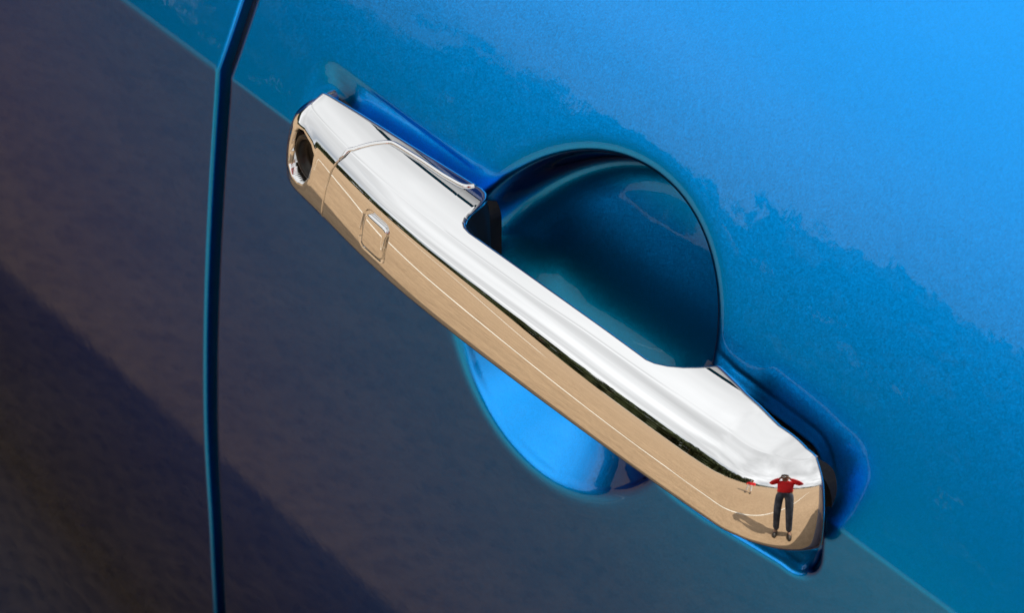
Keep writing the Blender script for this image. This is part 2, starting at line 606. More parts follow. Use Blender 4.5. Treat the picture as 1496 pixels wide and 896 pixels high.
def cabin():
    b0, b1 = 0.085, 1.755
    r0, r1 = 0.22, 1.62
    zb, zr = 1.115, 1.60
    bl = [(-2.05, b0), (1.15, b0), (1.15, b1), (-2.05, b1)]
    tl = [(-1.75, r0), (0.45, r0), (0.45, r1), (-1.75, r1)]
    bm = bmesh.new()
    a = [bm.verts.new((x, y, zb)) for x, y in bl]
    c = [bm.verts.new((x, y, zr)) for x, y in tl]
    for i in range(4):
        j = (i + 1) % 4
        bm.faces.new((a[i], a[j], c[j], c[i]))
    bm.faces.new(a[::-1])
    bm.faces.new(c)
    to_car(bm_obj('cabin_glass', bm, GLASS))
    bm = bmesh.new()
    lo = [bm.verts.new((x + dx, y + dy, zr + 0.004)) for (x, y), dx, dy in zip(tl, (-.03, .03, .03, -.03), (-.02, -.02, .02, .02))]
    hi = [bm.verts.new((x - dx, y - dy, zr + 0.06)) for (x, y), dx, dy in zip(tl, (-.1, .1, .1, -.1), (-.12, -.12, .12, .12))]
    for i in range(4):
        j = (i + 1) % 4
        bm.faces.new((lo[i], lo[j], hi[j], hi[i]))
    bm.faces.new(lo[::-1])
    bm.faces.new(hi)
    to_car(bm_obj('roof', bm, PAINT, bevel=0.02))


cabin()


def wheel(x, y):
    th = np.linspace(0, 2 * np.pi, 40, endpoint=False)
    prof = [(0.20, -0.10), (0.315, -0.11), (0.338, -0.09), (0.34, 0.0), (0.338, 0.09), (0.315, 0.11), (0.20, 0.10)]
    vv = np.array([[(x + r * math.cos(t), y + w, 0.341 + r * math.sin(t)) for r, w in prof] for t in th])
    n, m = len(th), len(prof)
    ff = [(i * m + j, ((i + 1) % n) * m + j, ((i + 1) % n) * m + (j + 1) % m, i * m + (j + 1) % m) for i in range(n) for j in range(m)]
    w_ = to_car(mesh_obj('wheel', vv.reshape(-1, 3), ff, TYRE))
    bm = bmesh.new()
    for k in range(5):
        a = k * 2 * math.pi / 5
        m4 = Matrix.Translation((x, y, 0.341)) @ Matrix.Rotation(a, 4, 'Y')
        b2 = bmesh.new()
        bm_box(b2, -0.03, 0.03, -0.05, 0.05, 0.0, 0.2)
        bmesh.ops.transform(b2, matrix=m4, verts=b2.verts)
        tmp = bpy.data.meshes.new('t')
        b2.to_mesh(tmp)
        b2.free()
        bm.from_mesh(tmp)
        bpy.data.meshes.remove(tmp)
    r_ = bm_obj('rim', bm, RIM)
    r_.parent = w_


for wx in (-1.4, 1.45):
    for wy in (0.17, 1.62):
        wheel(wx, wy)

# ------------------------------------------------------------------ the chrome handle
# Everything in millimetres here: x along the car, o outward from the door, z up.


def gsm(a, h, sg):
    n = int(4 * sg / h)
    kk = np.exp(-0.5 * (np.arange(-n, n + 1) * h / sg) ** 2)
    kk /= kk.sum()
    return np.convolve(np.pad(a, n, mode='edge'), kk, mode='valid')


# plan outline: heading of the surface normal against arc length
_h = 0.05
_cs = np.array([0, 7, 23, 61, 81, 101, 151, 181, 211, 228, 242, 255, 262, 268], float)
_ca = np.array([-88, -88, -10, -7, -4, -2.5, -1.2, 0.3, 2.2, 7.0, 33, 62, 84, 88], float)
PS = np.arange(0, 266, _h)
PA = gsm(np.interp(PS, _cs, _ca), _h, 2.2)
PX = np.concatenate([[0], np.cumsum(np.cos(np.radians(PA[:-1])) * _h)])
PO = np.concatenate([[0], np.cumsum(-np.sin(np.radians(PA[:-1])) * _h)])
_i = int(np.argmin(np.abs(PS - 165)))
PX += 50.0 - PX[_i]
PO += 24.0 - PO[_i]

# cross profile: elevation of the normal against arc length, bottom to the crease
WX = np.arange(0, 37.0, 0.02)       # a little longer than the profile needs
WC = 34.9


def profile(cw, ce):
    e = gsm(np.interp(WX, cw, ce), 0.02, 0.7)
    z = np.concatenate([[0], np.cumsum(np.cos(np.radians(e[:-1])) * 0.02)])
    i = np.concatenate([[0], np.cumsum(np.sin(np.radians(e[:-1])) * 0.02)])
    i -= i.min()
    z += 971.0 - z[int(np.argmin(np.abs(e - 25) + 100 * (WX < 10)))]
    return e, z, i


WE, WZ, WI = profile([0, 6.0, 24.0, 28.4, 34.9, 37], [-92, -8, 14, 42, 58, 62])        # crisp shoulder
VE, VZ, VI = profile([0, 6.0, 20.6, 30.2, 34.9, 37], [-92, -8, 11, 43, 57, 62])        # softer shoulder, towards the front end
# top face beyond the crease: rise against distance
TD = np.arange(0, 40, 0.05)
TE = np.interp(TD, [0, 0.3, 0.5, 0.7, 5, 9, 12.5, 15, 20, 40], [77, 77, 70, 66, 70, 75, 82, 88, 89, 89])
TZ = np.concatenate([[0], np.cumsum(np.tan(np.radians(90 - TE[:-1])) * 0.05)])


def plan(s):
    return np.interp(s, PS, PX), np.interp(s, PS, PO), np.radians(np.interp(s, PS, PA))


GS = np.interp([-98, -88, -60, -20, 0, 30, 50, 80, 105, 118, 125, 129, 131], PX[200:], PS[200:])
GV = gsm(np.interp(PS, GS, [.8, .7, .68, .78, .82, .88, 1.0, 1.05, 1.05, .95, .85, .7, .65]), _h, 3.0)


def surf(s, w):
    """point and normal on the swept face (arrays, mm)"""
    x, o, a = plan(s)
    m = sm(-30, 60, x) * sm(124, 108, x)
    # the bevel is narrow at the lock end and widest towards the other end
    g = np.interp(s, PS, GV)
    w = np.where(w > 28.0, 28.0 + (w - 28.0) * g, w)
    L = lambda A, B: np.interp(w, WX, A) * (1 - m) + np.interp(w, WX, B) * m
    i, z, e = L(WI, VI), L(WZ, VZ), np.radians(L(WE, VE))
    # front face a little lower at the lock end, shallower at the other
    fz = np.interp(x, [-102, -90, -70, -30, 10, 70, 100, 120, 128, 134], [1.16, 1.12, 1.06, 1.03, 0.99, 0.90, 0.875, 0.90, 0.97, 1.02])
    z = np.where(z < 971, 971 + (z - 971) * fz, z) + 1.3 * sm(112, 130, x)
    x = x - 0.14 * (971 - z) * sm(34, 12, s)
    P = np.stack([x - i * np.sin(a), o - i * np.cos(a), z], -1)
    Nn = np.stack([np.cos(e) * np.sin(a), np.cos(e) * np.cos(a), np.sin(e)], -1)
    return P, Nn


def o_back(x):
    k = [(-120, 1.2), (-95, 1.3), (-91.6, .8), (-51, -.5), (-22, -2.1), (-18.5, -2.6), (-16, -2.1), (-14.2, -.6), (-13.2, 1.8), (-12.7, 4.5), (-12.4, 6.5), (-11.8, 8.4), (-10.6, 10), (-8.6, 11.1), (-5.5, 11.6), (11, 11.7), (46, 12), (73, 12),
         (76, 11.4), (79.7, 9.9), (83.5, 7.6), (86.4, 5.2), (88.5, 3), (89.8, 1.3), (91.5, 1.4), (103, 3.1), (117, 4.2), (127, 3.4), (131, 2.0), (140, 2.0)]
    xs, os_ = np.array(k).T
    return np.interp(x, xs, os_)


def bead_o(x):
    k = [(-64.5, 13.6), (-64.3, 12.7), (-63.6, 11.2), (-61.6, 8.4), (-59.5, 6), (-57.6, 4.2), (-56, 2.8), (-54.6, 2.1), (-52, 1.9), (-48.8, 1.8), (-41, 1.5), (-31, 1.4), (-24, .8), (-22.1, .4), (-21, -.8), (-20.4, -3)]
    xs, os_ = np.array(k).T
    return np.interp(x, xs, os_)


# splits: the joint between end cap and grip leans forward on the front face
def s_split(w):
    z = np.interp(w, WX, WZ)
    xt = np.interp(z, [944, 949.4, 958, 971, 975.5], [-75.5, -73.6, -70.3, -66.4, -64.6])
    return np.interp(xt, PX[600:], PS[600:])


XL, XR = PX.min(), PX.max()


def key_sd(P):
    """signed distance (mm) to the key opening, measured on the front face"""
    x, z = P[..., 0], P[..., 2]
    pts = np.array(KEY)
    d = np.full(x.shape, 1e9)
    ins = np.zeros(x.shape, bool)
    n = len(pts)
    for k in range(n):
        a, b = pts[k], pts[(k + 1) % n]
        e = b - a
        t = np.clip(((x - a[0]) * e[0] + (z - a[1]) * e[1]) / (e @ e), 0, 1)
        d = np.minimum(d, np.hypot(x - a[0] - t * e[0], z - a[1] - t * e[1]))
        c1 = (a[1] <= z) != (b[1] <= z)
        with np.errstate(divide='ignore', invalid='ignore'):
            xc = a[0] + (z - a[1]) / (b[1] - a[1] if b[1] != a[1] else 1e-9) * e[0]
        ins ^= c1 & (x < xc)
    return np.where(ins, -d, d)


KEY = [(-90.4, 971.0), (-86.8, 971.8), (-80.5, 970.6), (-77.8, 968.6), (-78.2, 964.6), (-80.0, 959.6), (-84.7, 954.3), (-88.5, 952.9), (-92.0, 953.2), (-94.1, 956.3), (-93.4, 963.8), (-92.0, 968.8)]
for _ in range(0):
    KEY = [q for a_, b_ in zip(KEY, KEY[1:] + KEY[:1]) for q in ((a_[0] * .75 + b_[0] * .25, a_[1] * .75 + b_[1] * .25), (a_[0] * .25 + b_[0] * .75, a_[1] * .25 + b_[1] * .75))]
BUT_C = (-40.2, 961.8)


def but_sd(P):
    x, z = P[..., 0] - BUT_C[0], P[..., 2] - BUT_C[1]
    x = x - 0.2 * z
    return rbox(x, z, 6.4, 6.6, 2.6)


def finish(name, rows, mat, parent, disp=None, flip=False, fmat=None, mats=None):
    P = np.asarray(rows)
    Q = np.stack([P[..., 0], -P[..., 1], P[..., 2]], -1) / 1000
    nr, nc = Q.shape[:2]
    o = mesh_obj(name, Q.reshape(-1, 3), grid_faces(nr, nc, flip=flip), mat, parent, mats=mats, fmat=fmat)
    return o


def spaced(a, b, n, dense=()):
    """stations from a to b with extra density near the given spots (pos, width, weight)"""
    u = np.linspace(a, b, 8000)
    dd = np.ones_like(u)
    for p, w, k in dense:
        dd += k * np.exp(-0.5 * ((u - p) / w) ** 2)
    c = np.concatenate([[0], np.cumsum((dd[1:] + dd[:-1]) / 2)])
    return np.interp(np.linspace(0, c[-1], n), c, u)


def top_rows(C, B, nt):
    """rows of the top face from crease points C to back edge points B (n,2 plan)"""
    u = np.linspace(0, 1, nt)[None, 1:, None]
    XY = C[:, None, :2] * (1 - u) + B[:, None, :] * u
    dist = np.linalg.norm(XY - C[:, None, :2], axis=-1)
    z = C[:, None, 2] + np.interp(dist, TD, TZ)
    return np.concatenate([XY, z[..., None]], -1)


def rolled(B, Z, r, down, inward=None, n=5):
    """edge roll-over behind the back edge: B (n,2), Z (n)"""
    T = np.gradient(B, axis=0)
    T /= np.linalg.norm(T, axis=1)[:, None] + 1e-9
    Nn = np.stack([T[:, 1], -T[:, 0]], -1)      # pointing away from the face
    out = []
    for a in np.linspace(0, 90, n + 1)[1:]:
        p = B + Nn * r * math.sin(rad(a))
        out.append(np.concatenate([p, (Z - r * (1 - math.cos(rad(a))))[:, None]], 1))
    last = out[-1].copy()
    last[:, 2] -= down
    out.append(last)
    return np.stack(out, 1)


W_ROW = spaced(0, WC, 110, ((26.2, 2.0, 2.0), (2, 3, 1.0)))


def build_grip(parent):
    s_top = s_split(WC) + 0.6
    s_end = PS[np.where(PO > 4.0)[0][-1]]
    q = spaced(s_top, s_end, 760, ((s_top, 1.5, 14), (s_top + 24, 8, 3.5), (np.interp(-11.0, PX[600:], PS[600:]), 1.2, 18), (np.interp(82, PX[600:], PS[600:]), 5, 2), (230, 14, 2.5)))
    # front: lean the stations near the joint
    f = np.clip(1 - (q - s_top) / 40.0, 0, 1) ** 1.5
    sg = q[:, None] + (s_split(W_ROW)[None, :] - s_split(WC)) * f[:, None]
    wg = np.broadcast_to(W_ROW, sg.shape)
    P, Nn = surf(sg, wg)
    sd = but_sd(P)
    dep = 0.75 * sm(1.0, 0.25, sd) * (1 + 0 * sd)
    dep = np.where(sd < -0.4, 0.75, dep)
    front = P[..., 1] > 10
    P = P - Nn * (dep * front)[..., None]
    C = P[:, -1]
    Bx = C[:, 0].copy()
    xs, os_, _ = plan(q)
    ob = np.maximum(o_back(Bx), np.where(Bx < -20.4, bead_o(Bx) + 0.55, -99))
    ob = np.minimum(ob, C[:, 1] - 0.02)
    B = np.stack([Bx, ob], -1)
    T = top_rows(C, B, 26)
    R = rolled(B, T[:, -1, 2], 1.3, 1.0)
    # back of the grip and underside, closing the bar
    last = R[:, -1]
    low = np.stack([last[:, 0], np.minimum(last[:, 1], P[:, 0, 1] - 3), np.full(len(q), WZ[0] + 1.5)], -1)
    # black backing of the bar, thickened out of view to darken the cup's reflection
    bk = sm(-16, -6, last[:, 0]) * sm(88, 74, last[:, 0])
    m1 = last + np.stack([0 * bk, -4.0 * bk, -4.0 + 0 * bk], -1)
    m2 = np.stack([last[:, 0], last[:, 1] - 7.0 * bk, np.full(len(q), 958.0)], -1)
    low = low * (1 - bk[:, None]) + np.stack([last[:, 0], last[:, 1] - 6.0, np.full(len(q), 941.5)], -1) * bk[:, None]
    rows = np.concatenate([P, T, R, m1[:, None], m2[:, None], low[:, None], P[:, :1] - [0, 0.3, 0]], 1)
    # fold the leading edge at the joint
    e0 = rows[0].copy()
    n0 = np.concatenate([Nn[0], np.broadcast_to([0, 0, 1.0], (rows.shape[1] - P.shape[1], 3))])
    fold = [e0 - n0 * 2.5 + [-0.3, 0, 0], e0 - n0 * 0.75 + [-0.42, 0, 0], e0 - n0 * 0.4 + [-0.34, 0, 0], e0 - n0 * 0.12 + [-0.2, 0, 0]]
    e1 = rows[-1].copy()
    n1 = np.concatenate([Nn[-1], np.broadcast_to([0, 0, 0.0], (rows.shape[1] - P.shape[1], 3))])
    back = np.array([0.0, -1.0, 0.0])
    fold1 = [e1 - n1 * 0.07 + back * 0.25, e1 - n1 * 0.3 + back * 0.45, e1 - n1 * 0.8 + back * 0.55, e1 - n1 * 0.9 + back * 0.55 + [-6.0, 0, 0]]
    rows = np.concatenate([np.array(fold), rows, np.array(fold1)], 0)
    nf = P.shape[1] + T.shape[1] + R.shape[1]
    fm = np.zeros((rows.shape[0] - 1, rows.shape[1] - 1), np.int32)
    fm[:, nf - 2:] = 1                     # black plastic behind the chrome shell
    xm = rows[:-1, nf - 2, 0]
    fm[(xm < -30) | (xm > 95), nf - 2:] = 2    # mount backs: made-up grey, chosen to lift their reflection in the paint
    return finish('door_handle', rows, CHROME, parent, mats=[CHROME, RUBBER, BOUNCEGREY], fmat=fm.reshape(-1))


def build_cap(parent):
    s1 = s_split(WC) - 0.6
    q = spaced(0.5, s1, 460, ((s1, 1.2, 5), (28, 8, 2.5)))
    f = np.clip(1 - (s1 - q) / 14.0, 0, 1) ** 1.5
    sg = q[:, None] + (s_split(W_ROW)[None, :] - s_split(WC)) * f[:, None]
    W2 = np.interp(np.linspace(0, len(W_ROW) - 1, 4 * len(W_ROW)), np.arange(len(W_ROW)), W_ROW)
    sg = q[:, None] + (s_split(W2)[None, :] - s_split(WC)) * f[:, None]
    P, Nn = surf(sg, np.broadcast_to(W2, sg.shape))
    sd = key_sd(P)
    front = P[..., 1] > 5
    lip = 0.12 * np.exp(-0.5 * ((sd - 0.9) / 0.6) ** 2)
    dep = (7.5 * np.sqrt(np.clip(1 - np.clip((sd + 1.7) / 1.7, 0, 1) ** 2, 0, 1)) * (sd < 0)) * front
    dep = dep - lip * front
    P2 = P - Nn * dep[..., None]
    P = P2
    C = P[:, -1]
    xs, os_, _ = plan(q)
    Bx = C[:, 0].copy()
    B = np.stack([Bx, np.minimum(o_back(Bx), C[:, 1] - 0.02)], -1)
    T = top_rows(C, B, 26)
    R = rolled(B, T[:, -1, 2], 2.0, 6.0, n=8)
    rows = np.concatenate([P, T, R], 1)
    e0 = rows[-1].copy()
    n0 = np.concatenate([Nn[-1], np.broadcast_to([0, 0, 1.0], (rows.shape[1] - P.shape[1], 3))])
    hh = (np.arange(rows.shape[1]) < P.shape[1])[:, None]
    fold = [e0 - n0 * 0.12 * hh + [0.2, 0, 0] * hh, e0 - n0 * 0.4 * hh + [0.34, 0, 0] * hh, e0 - n0 * 0.75 * hh + [0.42, 0, 0] * hh, e0 - n0 * 2.5 * hh + [0.3, 0, 0] * hh]
    rows = np.concatenate([rows, np.array(fold)], 0)
    nr, nc = rows.shape[:2]
    deep = np.zeros((nr, nc), bool)
    deep[:len(q), :P.shape[1]] = (sd < -0.9) & front
    fm = (deep[:-1, :-1] & deep[1:, 1:]).reshape(-1).astype(np.int32)
    o = finish('end_cap', rows, CHROME, parent, mats=[CHROME, DARKHOLE], fmat=fm)
    # the strip of the cap that runs on behind the grip
    x = spaced(-64.4, -20.5, 200, ((-64, 0.8, 12), (-21, 1.0, 6)))
    s = np.interp(x, PX[600:], PS[600:])
    C0, _ = surf(s, np.full(len(s), WC))
    bo = np.minimum(bead_o(x), C0[:, 1] - 0.1)
    a = np.stack([x, bo], -1)
    b = np.stack([x, np.minimum(o_back(x), bo - 0.05)], -1)
    u = np.linspace(0, 1, 16)[None, :, None]
    XY = a[:, None] * (1 - u) + b[:, None] * u
    cz = C0[:, 2][:, None] + np.interp(np.maximum(C0[:, 1][:, None] - XY[..., 1], 0), TD, TZ)
    rr = np.concatenate([XY, cz[..., None]], -1)
    R2 = rolled(b, rr[:, -1, 2], 2.0, 6.0, n=8)
    front_edge = rr[:, :1] - [0, 0, 3.0]
    st = finish('cap_strip', np.concatenate([front_edge, rr, R2], 1), CHROME, parent)
    # raised bright bead along the joint on the top face
    xb = np.concatenate([x])
    zb = C0[:, 2] + np.interp(np.maximum(C0[:, 1] - bo, 0), TD, TZ)
    pts = np.stack([xb, bo - 0.35, zb + 0.05], -1)
    # run on down over the bevel
    ws = np.linspace(28.5, WC, 40)
    pf, nf = surf(s_split(ws) - 0.55, ws)
    path = np.concatenate([pf + nf * 0.02, pts[pts[:, 1] < pf[-1, 1] - 0.3]])
    d = np.concatenate([[0], np.cumsum(np.linalg.norm(np.diff(path, axis=0), axis=1))])
    uu = np.linspace(0, d[-1], 220)
    path = np.stack([gsm(np.interp(uu, d, path[:, k]), uu[1], 0.8) for k in range(3)], -1)
    rb = 0.72 * np.clip(np.minimum((uu - uu[0]) / 5.0 + 0.25, (uu[-1] - uu) / 0.8 + 0.35), 0, 1)
    v, f = tube(np.stack([path[:, 0], -path[:, 1], path[:, 2]], -1) / 1000, rb / 1000, 16)
    mesh_obj('trim_bead', v, f, CHROME, parent)
    return o


def build_button(parent):
    # rounded square of the front face, raised, with a soft rim
    nth, nr = 160, 30
    th = np.linspace(0, 2 * np.pi, nth, endpoint=False)
    hx, hz, r = 5.95, 6.15, 2.3
    d = np.stack([np.cos(th), np.sin(th)], -1)
    out = []
    for a, b in d:
        lo, hi = 0.0, 12.0
        for _ in range(40):
            m = (lo + hi) / 2
            if rbox(np.array(a * m), np.array(b * m), hx, hz, r) < 0: lo = m
            else: hi = m
        out.append((a * lo, b * lo))
    out = np.array(out)
    vs_, rows = [], []
    fr = 1 - np.linspace(0, 1, nr) ** 2
    for k in fr:
        xz = out * k
        dist = np.abs(rbox(xz[:, 0], xz[:, 1], hx, hz, r))
        x = BUT_C[0] + xz[:, 0] + 0.2 * xz[:, 1]
        z = BUT_C[1] + xz[:, 1]
        w = np.interp(z, WZ, WX)
        s = np.interp(x, PX[600:], PS[600:])
        P, Nn = surf(s, w)
        rb = 1.35
        t = np.clip(1 - dist / rb, 0, 1)
        lift = 0.45 - 0.85 * (1 - np.sqrt(np.clip(1 - t ** 2, 0, 1)))
        rows.append(P + Nn * lift[:, None])
    rows.insert(0, rows[0] - Nn * 1.2)
    rows = np.array(rows)
    Q = np.stack([rows[..., 0], -rows[..., 1], rows[..., 2]], -1) / 1000
    n1 = len(rows)
    f = []
    for i in range(n1 - 1):
        for j in range(nth):
            k = (j + 1) % nth
            f.append((i * nth + j, i * nth + k, (i + 1) * nth + k, (i + 1) * nth + j))
    return mesh_obj('sensor_button', Q.reshape(-1, 3), f, CHROME, parent)


def lathe_y(cx, cz, prof, n=48):
    """ring profile (radius, o) around an axis along y, mm"""
    th = np.linspace(0, 2 * np.pi, n, endpoint=False)
    vv = np.array([[(cx + r * math.cos(t), -o, cz + r * math.sin(t)) for r, o in prof] for t in th]) / 1000
    m = len(prof)
    ff = [(i * m + j, ((i + 1) % n) * m + j, ((i + 1) % n) * m + j + 1, i * m + j + 1) for i in range(n) for j in range(m - 1)]
    return vv.reshape(-1, 3), ff


handle = to_car(build_grip(None))
tag(handle, 'polished chrome pull bar')
for o_ in (build_cap(handle), build_button(handle)):
    pass
v, f = lathe_y(-84.0, 962.0, [(8.5, 4.0), (8.5, 11.2), (8.0, 11.8), (7.2, 11.8), (6.8, 11.2), (6.6, 9.2), (5.2, 9.0), (0.001, 9.0)])
lock = mesh_obj('lock_cylinder', v, f, DARKMETAL, handle)
bm = bmesh.new()
bm_box(bm, -0.0846, -0.0834, -0.0094, -0.006, 0.9585, 0.9655)
bm_obj('key_slot', bm, DARKHOLE, handle)


def gasket(x0, x1, z0, z1, o0, r):
    c = []
    for cx, cz, a0 in ((x1 - r, z1 - r, 0), (x0 + r, z1 - r, 90), (x0 + r, z0 + r, 180), (x1 - r, z0 + r, 270)):
        for a in np.linspace(a0, a0 + 90, 9):
            c.append((cx + r * math.cos(rad(a)), cz + r * math.sin(rad(a))))
    bm = bmesh.new()
    a_ = [bm.verts.new((x / 1000, -o0 / 1000, z / 1000)) for x, z in c]
    b_ = [bm.verts.new((x / 1000, 0.012, z / 1000)) for x, z in c]
    bm.faces.new(a_)
    bm.faces.new(b_[::-1])
    for i in range(len(c)):
        j = (i + 1) % len(c)
        bm.faces.new((a_[i], b_[i], b_[j], a_[j]))
    return bm_obj('gasket', bm, RUBBER, handle, bevel=0.0006)


gasket(90, 133.2, 944.0, 969.0, -1.5, 7)
gasket(-98, -20, 946.0, 972.0, -4.0, 7)

# ------------------------------------------------------------------ trees beyond the lot (one far mass)
def tree_line():
    V, F, FM = [], [], []

    def leaf(p, sz):
        a = RNG.normal(size=3)
        a /= np.linalg.norm(a)
        b = np.cross(a, RNG.normal(size=3))
        b /= np.linalg.norm(b)
        k = len(V)
        V.extend([p - a * sz, p + b * sz * 0.8, p + a * sz, p - b * sz * 0.8])
        F.append((k, k + 1, k + 2, k + 3))
        FM.append(0)

    def trunk(x, y, h, r):
        k = len(V)
        for zz, rr in ((-0.1, r * 1.3), (h * 0.4, r), (h, r * 0.5)):
            for a in range(6):
                V.append(np.array([x + rr * math.cos(a * 1.047), y + rr * math.sin(a * 1.047), zz]))
        for l in range(2):
            for a in range(6):
                b = (a + 1) % 6
                F.append((k + l * 6 + a, k + l * 6 + b, k + l * 6 + 6 + b, k + l * 6 + 6 + a))
                FM.append(1)

    def tree(x, y, h, w, n, dense_base):
        trunk(x, y, h * 0.75, 0.14)
        nc = 9
        cen = []
        for _ in range(nc):
            a, rr = RNG.uniform(0, 6.28), w * 0.5 * math.sqrt(RNG.uniform(0, 1))
            cen.append((x + rr * math.cos(a), y + rr * math.sin(a), h * RNG.uniform(0.35, 0.86), w * RNG.uniform(0.2, 0.36)))
        cen.append((x, y, h * 0.84, w * 0.24))
        for i in range(n):
            c = cen[RNG.integers(len(cen))]
            d = RNG.normal(size=3)
            d /= np.linalg.norm(d)
            q = np.array(c[:3]) + d * c[3] * RNG.uniform(0.45, 1.05) * np.array([1, 1, 0.8])
            leaf(q, RNG.uniform(0.22, 0.55) * h / 9)
        for i in range(int(n * dense_base)):
            q = np.array([x + RNG.uniform(-w, w) * 0.7, y + RNG.uniform(-1.2, 1.2), abs(RNG.normal()) * h * 0.16])
            leaf(q, RNG.uniform(0.25, 0.6) * h / 9)

    for row in range(2):
        ph = -100.0
        while ph < 17:
            d = 52 + row * 6 + RNG.uniform(-2, 2)
            fade = 1.0 if ph < 2 else 1.0 - 0.05 * (ph - 2)
            tall = 1.08 + 0.5 * float(sm(-40, -28, ph))
            h = RNG.uniform(6.6, 9.0) * fade * tall * (1.08 if row else 0.95)
            a = rad(ph)
            tree(d * math.sin(a), -d * math.cos(a), h, h * 0.62, 620, 0.35)
            ph += RNG.uniform(3.0, 4.6)
    ph = 16.0
    while ph < 100:
        d = 120 + RNG.uniform(-10, 10)
        h = RNG.uniform(4.0, 8.5)
        a = rad(ph)
        tree(d * math.sin(a), -d * math.cos(a), h, h * 0.9, 420, 0.3)
        ph += RNG.uniform(1.5, 3.6)
    o = mesh_obj('tree_line', V, F, LEAF, smooth=False, mats=[LEAF, BARK], fmat=FM)
    tag(o, 'dark green belt of trees along the far edge of the lot', 'trees', kind='stuff')


tree_line()


def wall_run(name, ph0, ph1, d, h, th, label):
    a0, a1 = rad(ph0), rad(ph1)
    p0 = np.array([d * math.sin(a0), -d * math.cos(a0)])
    p1 = np.array([d * math.sin(a1), -d * math.cos(a1)])
    L = np.linalg.norm(p1 - p0)
    bm = bmesh.new()
    bm_box(bm, 0, L, -th / 2, th / 2, 0, h)
    bm_box(bm, -0.05, L + 0.05, -th / 2 - 0.06, th / 2 + 0.06, h + 0.002, h + 0.1)
    o = bm_obj(name, bm, WALLWHITE)
    o.location = (p0[0], p0[1], 0)
    o.rotation_euler = (0, 0, math.atan2(p1[1] - p0[1], p1[0] - p0[0]))
    tag(o, label, 'wall')


wall_run('low_wall', -36, -19, 45, 0.55, 0.25, 'low white wall in front of the dark trees')
for k in range(9):
    a = rad(-17 + k * 2.3)
    bm = bmesh.new()
    bm_box(bm, -0.12, 0.12, -0.12, 0.12, 0, 0.95)
    bm_box(bm, -0.16, 0.16, -0.16, 0.16, 0.952, 1.05)
    o = bm_obj('post', bm, WALLWHITE)
    o.location = (44 * math.sin(a), -44 * math.cos(a), 0)
    tag(o, 'white post in the row before the dark trees', 'post', 'row of white posts before the trees')


# ------------------------------------------------------------------ people
def skin_mesh(name, nodes, edges, root, mat, parent, sub=2):
    keys = list(nodes)
    me = bpy.data.meshes.new(name + '_cage')
    me.from_pydata([nodes[k][0] for k in keys], [(keys.index(a), keys.index(b)) for a, b in edges], [])
    o = bpy.data.objects.new(name + '_cage', me)
    COL.objects.link(o)
    sk = o.modifiers.new('skin', 'SKIN')
    sk.use_smooth_shade = True
    for i, k in enumerate(keys):
        r = nodes[k][1]
        d = me.skin_vertices[0].data[i]
        d.radius = (r, r) if not isinstance(r, tuple) else r
        d.use_root = (k == root)
    ss = o.modifiers.new('sub', 'SUBSURF')
    ss.levels = ss.render_levels = sub
    dg = bpy.context.evaluated_depsgraph_get()
    m2 = bpy.data.meshes.new_from_object(o.evaluated_get(dg))
    bpy.data.objects.remove(o)
    bpy.data.meshes.remove(me)
    m2.name = name
    m2.materials.clear()
    m2.materials.append(mat)
    m2.polygons.foreach_set('use_smooth', np.ones(len(m2.polygons), dtype=bool))
    r_ = bpy.data.objects.new(name, m2)
    COL.objects.link(r_)
    r_.parent = parent
    return r_


def ellipsoid(name, c, r, mat, parent, zmin=None, rot=None, seg=20):
    bm = bmesh.new()
    bmesh.ops.create_uvsphere(bm, u_segments=seg, v_segments=seg // 2 + 2, radius=1)
    if zmin is not None:
        for v_ in bm.verts:
            v_.co.z = max(v_.co.z, zmin)
    m = Matrix.Translation(c) @ (rot or Matrix()) @ Matrix.Diagonal((*r, 1))
    bmesh.ops.transform(bm, matrix=m, verts=bm.verts)
    return bm_obj(name, bm, mat, parent, smooth=True)


